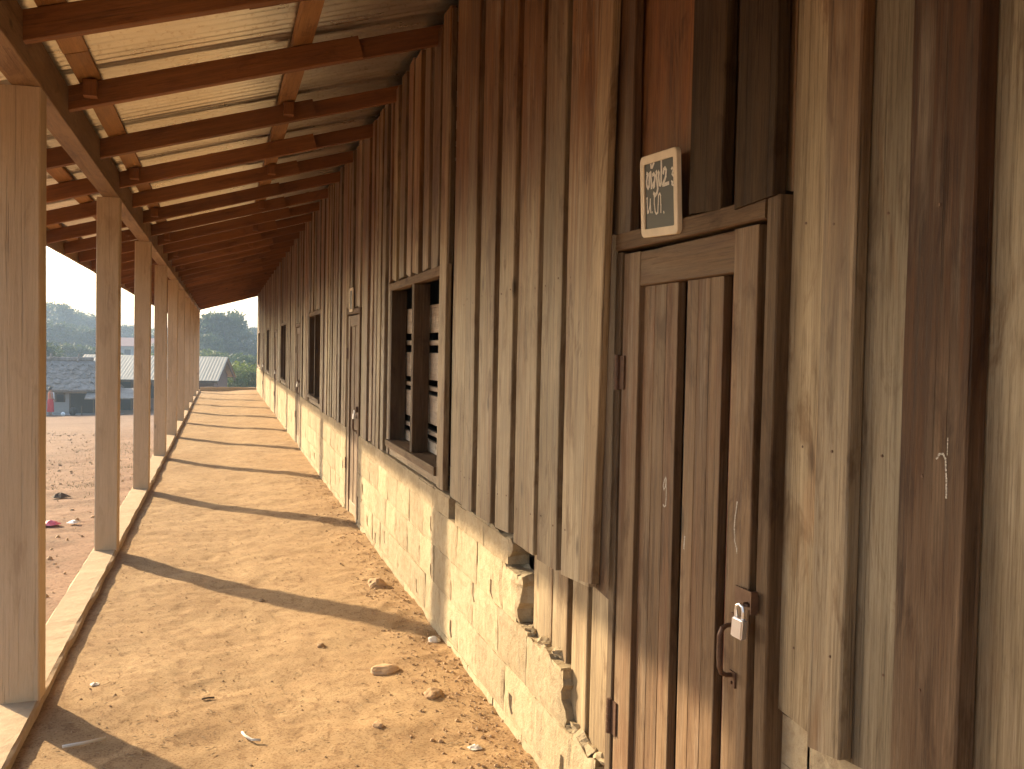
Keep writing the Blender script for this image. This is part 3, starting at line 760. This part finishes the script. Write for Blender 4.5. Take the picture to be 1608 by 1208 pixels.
M_straw = plain('straw_bits', (.4, .3, .17), .9, amt=.5)
mb = MB()
for i in range(1500):
    x, y = random.uniform(-.66, 1.0), 2.6+9*random.random()**1.5; a = random.random()*6.3; L = random.uniform(.006, .03); w = random.uniform(.0006, .0018)
    z = floor_h(x, y)+.004; dx, dy = math.cos(a), math.sin(a)
    mb.add([(x-dy*w, y+dx*w, z), (x+dy*w, y-dx*w, z), (x+dx*L+dy*w, y+dy*L-dx*w, z+.003), (x+dx*L-dy*w, y+dy*L+dx*w, z+.003), (x+dx*L/2, y+dy*L/2, z+.004)], [(0, 1, 4), (1, 2, 4), (2, 3, 4), (3, 0, 4)])
tag(mb.build('straw_litter', M_straw), 'fine straw and leaf bits trodden into the veranda floor', None, None, 'stuff')

# sparse dry grass at the far side of the yard
M_grass = plain('dry_grass', (.15, .16, .05), .8, amt=.3)
mb = MB()
for i in range(2600):
    cx = random.choice([(-1.9, 15.2, 1.0), (-1.35, 18, .7), (-2.9, 19, 1.4), (-2.4, 24, 1.2), (-5, 30, 2.5), (-1.5, 22, .6)])
    x = random.gauss(cx[0], cx[2]*.4); y = random.gauss(cx[1], cx[2]*.9)
    if x > -.95: continue
    z = ground_h(x, y)-.01; a = random.random()*6.3; h = random.uniform(.02, .05); w = .004
    mb.add([(x-w*math.cos(a), y-w*math.sin(a), z), (x+w*math.cos(a), y+w*math.sin(a), z), (x+.4*h*math.sin(a), y+.4*h*math.cos(a), z+h)], [(0, 1, 2)])
tag(mb.build('grass', M_grass), 'sparse dry grass tufts on the yard', None, None, 'stuff')

# ------------------------------------------------------------------ huts and houses beyond the yard
M_thatch = wood('thatch', (.32, .285, .25), (.46, .42, .38), rough=.9, vary=.1, crack=.5)
M_mudwall = plain('whitewashed_wall', (.42, .4, .37), .9, nscale=3, amt=.4)
M_tan = plain('tan_roof_sheet', (.68, .53, .33), .4, nscale=2, amt=.25)
M_brick = plain('brick_wall', (.2, .12, .09), .9, nscale=4, amt=.4)
M_opening_shade = plain('opening_shade', (.02, .018, .015), .9)  # shade inside windows and doorways, put into the colour of flat panels
M_pinkroof = plain('red_roof_sheet', (.55, .3, .22), .8, nscale=2, amt=.2)
M_greywall = plain('grey_wall', (.4, .38, .37), .9, nscale=2, amt=.2)
def slab(mb, a, b_, c, d, t):
    """thick four-cornered sheet"""
    a, b_, c, d = map(Vector, (a, b_, c, d)); n = (b_-a).cross(d-a).normalized()*t
    mb.add([a, b_, c, d, a-n, b_-n, c-n, d-n], [(0, 1, 2, 3), (7, 6, 5, 4), (0, 4, 5, 1), (1, 5, 6, 2), (2, 6, 7, 3), (3, 7, 4, 0)])

# grey thatched hut at the left
HZ = -2.08
hut = tag(empty('thatched_hut', (-8.6, 54, HZ)), 'low hut with grey thatched roof and pale wall across the yard', 'hut')
mb = MB(); mb.box(-12.2, -5.3, 52.0, 52.15, HZ-.3, -.55); mb.box(-12.2, -12.05, 52.15, 57.5, HZ-.3, -.55); mb.box(-5.45, -5.3, 52.15, 57.5, HZ-.3, -.55); mb.box(-12.2, -5.3, 57.5, 57.6, HZ-.3, -.55)
mb.build('wall', M_mudwall, hut)
mb = MB(); mb.box(-12.6, -4.6, 51.3, 51.98, HZ-.4, HZ+.12); mb.build('plinth', M_greywall, hut)
def thatch_slope(e0, e1, r0, r1):
    """layers of thatch with a ragged lower edge, from eave points e0,e1 to ridge points r0,r1"""
    mb = MB(); e0, e1, r0, r1 = map(Vector, (e0, e1, r0, r1)); nl, nc = 7, 60
    nn = (e1-e0).cross(r0-e0).normalized(); nn = nn if nn.z > 0 else -nn
    for k in range(nl):
        u0, u1 = k/nl, min(1, (k+1.5)/nl)
        b = len(mb.v)
        for j in range(nc+1):
            t = j/nc; lo = e0.lerp(e1, t).lerp(r0.lerp(r1, t), max(0, u0 - random.uniform(0, .12))); hi = e0.lerp(e1, t).lerp(r0.lerp(r1, t), u1)
            mb.v += [tuple(lo+nn*(.07+random.uniform(-.025, .025))), tuple(lo-nn*.02), tuple(hi+nn*.02)]
        for j in range(nc):
            a = b+3*j; mb.f += [(a, a+3, a+5, a+2), (a, a+1, a+4, a+3)]
    return mb
rf = empty('roof', (-9, 54, .4), hut)
for i, (e0, e1, r0, r1) in enumerate([((-12.6, 51.3, -.86), (-4.9, 51.3, -.86), (-11.8, 54.6, .52), (-6.35, 54.6, .52)), ((-4.9, 51.3, -.86), (-4.9, 58, -.86), (-6.35, 54.6, .52), (-6.3, 54.7, .52)), ((-12.6, 58, -.86), (-4.9, 58, -.86), (-11.8, 54.7, .52), (-6.35, 54.7, .52))]):
    o = thatch_slope(e0, e1, r0, r1).build('thatch', M_thatch, rf)
mb = MB(); mb.tube([(-11.9, 54.65, .56), (-6.3, 54.65, .58)], .14, 8); mb.build('ridge', M_thatch, rf)
for x in (-9.6, -8.3, -7.0): mb = MB(); mb.tube([(x, 54.3, .5), (x+.06, 54.5, .86)], .05, 6); mb.build('ridge_peg', M_thatch, rf)
def dark_panel(par, name, x0, x1, z0, z1, y, fr=None):
    mb = MB(); mb.box(x0, x1, y-.01, y+.05, z0, z1); o = mb.build(name, M_opening_shade, par)
    if fr:
        mb = MB(); mb.box(x0-.06, x0, y-.04, y+.02, z0, z1); mb.box(x1, x1+.06, y-.04, y+.02, z0, z1); mb.box(x0-.06, x1+.06, y-.04, y+.02, z1, z1+.06); mb.build('frame', fr, o)
    return o
dark_panel(hut, 'window', -7.62, -7.3, -1.42, -1.05, 51.985, M_jamb)
dark_panel(hut, 'doorway', -7.0, -6.0, HZ+.12, -.98, 51.985, M_jamb)
dark_panel(hut, 'opening', -5.95, -5.42, HZ+.12, -1.0, 51.985)
mb = MB(); mb.box(-7.3, -5.9, 51.7, 51.9, -.98, -.9); mb.build('lintel_board', M_slat, hut)
# lean-to eave to its right
mb = MB(); slab(mb, (-6.2, 50.4, -1.16), (-3.9, 50.4, -1.12), (-3.9, 52.2, -.72), (-6.2, 52.2, -.76), .05); mb.build('porch_roof', M_thatch, hut)
for x in (-5.2, -4.0): mb = MB(); mb.tube([(x, 50.5, HZ-.3), (x, 50.5, -1.17)], .05, 6); mb.build('porch_post', M_jamb, hut)

# tan-roofed house
Ho = tag(empty('tan_roofed_house', (-2.6, 57, -2.1), None, math.radians(-9)), 'long low house with sunlit tan sheet roof beyond the end of the veranda', 'house')
HM = WM[Ho.name] @ Matrix.Diagonal((1, 1.7, 1, 1))
def hp(mb, name, mat, par=Ho): return mb.build(name, mat, par, HM)
mb = MB(); mb.box(-4.2, 2.55, -1.3, -1.2, -.4, 1.95); mb.box(-4.2, 2.55, 1.2, 1.3, -.4, 1.95)
for x in (-4.2, 2.45): mb.add([(x, -1.2, -.4), (x+.1, -1.2, -.4), (x+.1, 1.2, -.4), (x, 1.2, -.4), (x, -1.2, 1.95), (x+.1, -1.2, 1.95), (x+.1, 1.2, 1.95), (x, 1.2, 1.95), (x, 0, 2.75), (x+.1, 0, 2.75)],
                              [(0, 3, 2, 1), (0, 1, 5, 4), (1, 2, 6, 9, 5), (2, 3, 7, 6), (3, 0, 4, 8, 7), (4, 5, 9, 8), (8, 9, 6, 7)])
hp(mb, 'wall', M_brick)
rf = empty('roof', (-2.6, 57, .5), Ho)
for k in range(8):                                            # sheets side by side
    x0 = -4.55 + k*.93
    for sgn in (-1, 1):
        mb = MB(); n = 12
        for j in range(n+1):
            x = x0 + .96*j/n; w = .012*(j % 2)
            mb.v += [(x, sgn*1.85, 1.72+w), (x, sgn*.0, 2.92+w)]
        for j in range(n): mb.f.append((2*j, 2*j+2, 2*j+3, 2*j+1))
        o = hp(mb, 'roof_sheet', M_tan, rf); q = random.uniform(.9, 1.06); o.color = (q, q, q, 1)
mb = MB(); mb.box(-4.55, 2.9, -1.87, -1.82, 1.60, 1.70); hp(mb, 'fascia', M_jamb, rf)
for x in (2.86,):
    mb = MB(); slab(mb, (x, -1.85, 1.62), (x, 0, 2.83), (x, 0, 2.70), (x, -1.85, 1.49), .04); slab(mb, (x, 1.85, 1.62), (x, 0, 2.83), (x, 0, 2.70), (x, 1.85, 1.49), .04); hp(mb, 'verge_board', M_brick, rf)
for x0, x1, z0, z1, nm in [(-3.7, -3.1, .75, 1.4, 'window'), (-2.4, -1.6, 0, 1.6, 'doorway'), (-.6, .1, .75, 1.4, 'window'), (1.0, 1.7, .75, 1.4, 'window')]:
    mb = MB(); mb.box(x0, x1, -1.33, -1.28, z0, z1); o = hp(mb, nm, M_opening_shade)
    mb = MB(); mb.box(x0-.07, x1+.07, -1.36, -1.3, z1, z1+.07); mb.box(x0-.07, x0, -1.36, -1.3, z0, z1); mb.box(x1, x1+.07, -1.36, -1.3, z0, z1); hp(mb, 'frame', M_jamb, o)
mb = MB(); mb.box(-4.4, 2.8, -1.9, -1.32, -.5, .05); hp(mb, 'plinth', M_greywall)

def hill_house(name, label, x, y, w, dpt, h, rh, rz, roofm, wallm):
    z = ground_h(x, y)-.3; H = tag(empty(name, (x, y, z), None, rz), label, 'house', 'houses among the trees'); M = WM[H.name]
    mb = MB(); mb.box(-w/2, w/2, -dpt/2, dpt/2, -.5, h); mb.build('wall', wallm, H, M)
    mb = MB(); ov = .5
    for sg in (-1, 1): slab(mb, (-w/2-ov, sg*(dpt/2+ov), h-.15), (w/2+ov, sg*(dpt/2+ov), h-.15), (w/2+ov, 0, h+rh), (-w/2-ov, 0, h+rh), .08*sg*-1)
    mb.build('roof', roofm, H, M)
    n = max(3, int(w/2)); 
    for k in range(n):
        cx = -w/2 + w*(k+.5)/n; mb = MB(); mb.box(cx-.4, cx+.4, -dpt/2-.04, -dpt/2+.02, h*.42, h*.8); o = mb.build('window', M_opening_shade, H, M)
        mb = MB(); mb.box(cx-.5, cx+.5, -dpt/2-.09, -dpt/2-.042, h*.8, h*.86); mb.build('lintel', M_slat, o, M)
hill_house('hillside_house', 'grey-walled house with pinkish red roof on the slope, seen between the posts', -16.0, 150, 13, 6, 3.1, 1.0, .05, M_pinkroof, M_greywall)
hill_house('hillside_house', 'small orange-roofed house among trees just left of the boarded wall', 5.6, 165, 7, 5, 3.2, .9, -.1, M_pinkroof, M_mudwall)

# ------------------------------------------------------------------ trees
def leaf_mat(name, col, col2):
    m, n, l, b = newmat(name); g = NG(m); v, oi = g.objvec()
    k = g.noise(v, 2.2, 3, .6); c = g.mix(g.ramp(k, (.35, 0), (.65, 1)), col, col2)
    c = g.mix(1.0, c, oi.outputs['Color'], 'MULTIPLY')
    l.new(c, b.inputs['Base Color']); b.inputs['Roughness'].default_value = .6
    tr = g.node('ShaderNodeBsdfTranslucent'); l.new(c, tr.inputs[0]); mx = g.node('ShaderNodeMixShader'); mx.inputs[0].default_value = .35
    l.new(b.outputs[0], mx.inputs[1]); l.new(tr.outputs[0], mx.inputs[2]); l.new(mx.outputs[0], n['Material Output'].inputs[0])
    return m
M_leaf = leaf_mat('leaves', (.035, .06, .02), (.085, .12, .035)); M_leaf_lit = leaf_mat('sunlit_leaves', (.08, .12, .025), (.16, .2, .05))  # second leaf colour paints sunlit foliage lighter and yellower
M_bark = plain('bark', (.12, .09, .065), .9, nscale=8, amt=.5)
def crown_mesh(seed, nclump, nleaf, shape, mat, leaf=.03):
    r = np.random.default_rng(seed); V = []; F = []
    cl = []
    while len(cl) < nclump:
        p = r.uniform(-1, 1, 3)
        if np.linalg.norm(p) < 1 and (np.linalg.norm(p) > .45 or r.random() < .3): cl.append(p)
    cl = np.array(cl); sx, sz, z0 = shape
    cl = cl*np.array([sx, sx, sz]); cl[:, 2] += z0; rad = r.uniform(.07, .15, nclump)*1.25
    # flatten the bottom
    for c, q in zip(cl, rad):
        d = r.normal(size=(nleaf, 3)); d /= np.linalg.norm(d, axis=1)[:, None]; pos = c + d*q*r.uniform(.55, 1.1, nleaf)[:, None]*np.array([1, 1, .75])
        a = r.normal(size=(nleaf, 3)); a /= np.linalg.norm(a, axis=1)[:, None]; b = np.cross(a, d); b /= np.linalg.norm(b, axis=1)[:, None]+1e-6
        s = leaf*r.uniform(.6, 1.3, nleaf)[:, None]
        k = len(V)*0 + (len(V))
        q4 = np.stack([pos-a*s-b*s*.5, pos+a*s-b*s*.5, pos+a*s*.8+b*s*.5, pos-a*s*.8+b*s*.5], 1).reshape(-1, 3)
        base = sum(len(x) for x in V) if V and isinstance(V[0], np.ndarray) else 0
        V.append(q4); F.append(np.arange(len(q4)).reshape(-1, 4)+base)
    vv = np.concatenate(V); ff = np.concatenate(F)
    me = bpy.data.meshes.new('crown'); me.from_pydata(vv.tolist(), [], ff.tolist()); me.materials.append(mat); me.update()
    return me, cl
def trunk_mesh(seed, cl, z0):
    rnd = random.Random(seed); mb = MB(); tp = (rnd.uniform(-.03, .03), rnd.uniform(-.03, .03), z0)
    mb.tube([(0, 0, -.08), (.01, 0, z0*.4), (tp[0]*.6, tp[1]*.6, z0*.75), tp], [.035, .026, .022, .016], 8)
    idx = list(range(len(cl))); rnd.shuffle(idx)
    for i in idx[:14]:
        c = cl[i]; s = z0*rnd.uniform(.55, .98); mb.tube([(tp[0]*s/z0, tp[1]*s/z0, s), (c[0]*.5, c[1]*.5, s+(c[2]-s)*.6), tuple(c)], [.012, .008, .003], 5)
    return mb.mesh('trunk', M_bark, True)
PROTO = []
for i, (nc, nlf, shp, mt, lf) in enumerate([(80, 90, (.36, .36, .60), M_leaf, .026), (80, 90, (.30, .42, .55), M_leaf, .025), (90, 90, (.46, .36, .6), M_leaf, .026), (70, 90, (.42, .42, .52), M_leaf_lit, .026), (90, 110, (.52, .42, .53), M_leaf_lit, .02)]):
    me, cl = crown_mesh(100+i, nc, nlf, shp, mt, lf); PROTO.append((me, trunk_mesh(i, cl, .55)))
def tree(name, x, y, h, w, kind, label, group=None, tint=1.0, dz=0):
    z = ground_h(x, y)+dz; t = tag(empty(name, (x, y, z), None), label, 'tree' if 'bush' not in name else 'bush', group)
    M = T(x, y, z) @ Matrix.Rotation(random.random()*6.3, 4, 'Z') @ Matrix.Diagonal((h*w, h*w, h, 1))
    inst('trunk', PROTO[kind][1], t, M); o = inst('crown', PROTO[kind][0], t, M); o.color = (tint, tint*random.uniform(.95, 1.08), tint*random.uniform(.85, 1.1), 1)
def at(px, d):    # bearing (photo column) and distance along the wall direction -> x
    return d*(-.162 + (px-60)*(.0295+.162)/340)
def zt(py, d): return 1.5 + (541-py)/1570*d*1.02
def tree_px(name, px, py, d, w, kind, label, group=None, tint=1.0):
    x = at(px, d); g = ground_h(x, d); tree(name, x, d, (zt(py, d)-g), w, kind, label, group, tint)
G1 = 'trees on the wooded slope'
tree_px('broad_tree', 350, 493, 135, .95, 2, 'big round-crowned tree standing above the tan roof at the veranda end', None, .95)
tree_px('leafy_bush', 388, 557, 62, 1.1, 4, 'bright green bush beyond the end kerb, beside the wall corner', None, 1.1)
tree_px('leafy_bush', 330, 548, 95, 1.0, 3, 'yellow-green bush showing over the tan roof ridge', None, 1.0)
tree_px('leafy_bush', 140, 572, 66, 1.3, 4, 'bright green bush behind the right end of the thatched roof', None, 1.2)
tree_px('leafy_bush', 104, 568, 68, 1.2, 4, 'yellow-green bush just above the middle of the thatched ridge', None, 1.3)
tree_px('dark_tree', 66, 540, 78, .9, 1, 'dark tree beside the nearest post, above the thatched roof', None, .8)
SH = ['hazy blue-grey tree on the skyline of the wooded slope', 'hazy green tree halfway up the wooded slope behind the huts', 'green tree at the foot of the wooded slope just behind the huts']
spec = []
for px, py, d in [(40, 486, 190), (75, 487, 200), (100, 489, 185), (122, 497, 205), (146, 503, 195), (168, 515, 210), (196, 516, 215), (222, 520, 200), (248, 518, 210), (272, 518, 205), (300, 512, 200), (322, 512, 180), (366, 516, 200), (388, 517, 205), (408, 514, 190),
                  (20, 500, 150), (58, 512, 150), (86, 515, 140), (112, 518, 150), (135, 522, 140), (160, 528, 150), (250, 535, 135), (290, 530, 130), (318, 526, 120), (378, 538, 125), (402, 536, 130),
                  (50, 540, 110), (84, 543, 115), (110, 545, 105), (132, 548, 112), (158, 545, 108), (196, 562, 100), (226, 562, 105), (262, 552, 100), (300, 552, 98), (352, 552, 100), (404, 556, 95), (372, 556, 90),
                  (-10, 498, 170), (-60, 500, 160), (-120, 505, 170), (-180, 508, 165), (440, 515, 170), (480, 518, 180), (530, 515, 175)]:
    row = 0 if d > 160 else (1 if d > 118 else 2)
    tree_px('hillside_tree', px, py, d*random.uniform(.96, 1.04), random.uniform(.85, 1.25), random.choice([0, 1, 2, 2, 3]), SH[row], G1, random.uniform(.8, 1.15))

# ------------------------------------------------------------------ person and small things by the hut
M_skin = plain('skin', (.36, .19, .12), .6, amt=.1); M_red = plain('red_cloth', (.6, .03, .035), .85, nscale=6, amt=.3); M_hair = plain('hair', (.012, .01, .009), .6)
M_orange = plain('orange_cloth', (.55, .17, .09), .85, nscale=6, amt=.2)
def skinned(name, verts, edges, rad, mat, parent, M, sub=2):
    me = bpy.data.meshes.new(name); me.from_pydata(verts, edges, []); o = bpy.data.objects.new(name, me); COL.objects.link(o)
    md = o.modifiers.new('Skin', 'SKIN'); md.use_smooth_shade = True
    for i, r in enumerate(rad): me.skin_vertices[0].data[i].radius = (r, r) if not hasattr(r, '__len__') else r
    me.skin_vertices[0].data[0].use_root = True
    s = o.modifiers.new('Sub', 'SUBSURF'); s.levels = s.render_levels = sub
    dg = bpy.context.evaluated_depsgraph_get(); ev = o.evaluated_get(dg); m2 = bpy.data.meshes.new_from_object(ev)
    bpy.data.objects.remove(o); m2.materials.clear(); m2.materials.append(mat)
    return inst(name, m2, parent, M)
pz = ground_h(-7.62, 50.2)+.01
P = tag(empty('person', (-7.62, 50.2, pz)), 'person in orange top and red sarong standing before the thatched hut', 'person')
PM = T(-7.62, 50.2, pz) @ Matrix.Rotation(-1.1, 4, 'Z') @ Matrix.Scale(1.33/1.6, 4)
V_ = [(0,0,.88),(0,0,1.05),(0,0,1.22),(0,0,1.33),(0,0,1.39),(0,.02,1.47),(0,.02,1.55),
      (.16,0,1.27),(.2,.02,1.02),(.18,.16,.86),(.175,.2,.80),(-.16,0,1.27),(-.2,-.02,1.02),(-.2,.06,.8),(-.195,.08,.73),
      (.09,0,.82),(.1,.03,.46),(.1,-.01,.08),(.1,.12,.03),(-.09,0,.82),(-.1,.0,.46),(-.1,-.05,.08),(-.1,.08,.03)]
E_ = [(0,1),(1,2),(2,3),(3,4),(4,5),(5,6),(2,7),(7,8),(8,9),(9,10),(2,11),(11,12),(12,13),(13,14),(0,15),(15,16),(16,17),(17,18),(0,19),(19,20),(20,21),(21,22)]
R_ = [(.14,.1),(.13,.09),(.15,.1),(.07,.06),(.052,.052),(.085,.095),(.06,.07),.055,.04,.032,.035,.055,.04,.032,.035,.085,.06,.04,.03,.085,.06,.04,.03]
skinned('body', V_, E_, R_, M_skin, P, PM)
def lathe(rings, n=16):
    mb = MB()
    for z, rx, ry, oy in rings:
        for k in range(n): a = 2*math.pi*k/n; mb.v.append((rx*math.cos(a), ry*math.sin(a)+oy, z))
    for i in range(len(rings)-1):
        for k in range(n): mb.f.append((i*n+k, i*n+(k+1) % n, (i+1)*n+(k+1) % n, (i+1)*n+k))
    return mb
lathe([(.22,.2,.19,.0),(.5,.185,.165,.01),(.75,.19,.16,0),(.93,.165,.125,0),(.96,.15,.11,0)]).build('sarong', M_red, P, PM, True)
lathe([(.93,.172,.128,0),(1.05,.16,.12,0),(1.2,.18,.13,0),(1.3,.13,.1,0),(1.345,.075,.07,0)]).build('shirt', M_orange, P, PM, True)
mb = lathe([(1.44,.085,.075,-.035),(1.5,.098,.1,-.012),(1.56,.09,.098,.0),(1.61,.055,.06,.01),(1.625,.01,.01,.01)]); mb.build('hair', M_hair, P, PM, True)
mb = MB(); mb.tube([(.05, .13, 1.3), (.06, .15, 1.15), (.05, .16, .98), (.04, .18, .8)], .03, 8); mb.build('sash', M_white, P, PM, True)
def ball(name, x, y, r, mat, label, cat, sz=1):
    o = inst(name, rock_mesh(name, r, r, r*sz, mat, x, 3, .05), None, T(x, y, ground_h(x, y)+r*sz*.92)); tag(o, label, cat)
ball('ball', -7.03, 49.8, .095, M_white, 'small white ball on the dirt in front of the hut', 'ball')
ball('bundle', -6.68, 50.3, .16, M_hair, 'small dark bundle on the ground near the hut doorway', 'bundle', 1.3)
mb = MB(); mb.tube([(-6.3, 50.3, ground_h(-6.3, 50.3)-.1), (-6.29, 50.3, ground_h(-6.3, 50.3)+.45)], .03, 6); tag(mb.build('stake', M_twig), 'thin dark stake in the ground before the hut doorway', 'stake')
mb = MB(); slab(mb, (-8.42, 51.2, -1.78), (-8.30, 51.2, -1.78), (-8.16, 51.75, -.92), (-8.28, 51.75, -.92), .03); tag(mb.build('white_board', M_white), 'narrow white board leaning against the hut wall', 'board')

# ------------------------------------------------------------------ haze
m = bpy.data.materials.new('haze'); m.use_nodes = True; m.node_tree.nodes.clear()
out = m.node_tree.nodes.new('ShaderNodeOutputMaterial'); pv = m.node_tree.nodes.new('ShaderNodeVolumePrincipled')
pv.inputs['Color'].default_value = (.6, .78, 1, 1); pv.inputs['Density'].default_value = .0021; pv.inputs['Anisotropy'].default_value = 0
m.node_tree.links.new(pv.outputs[0], out.inputs['Volume'])
mb = MB(); mb.box(-410, 410, -65, 910, -5, 13)
h = mb.build('haze', m); tag(h, None, None, None, 'stuff')
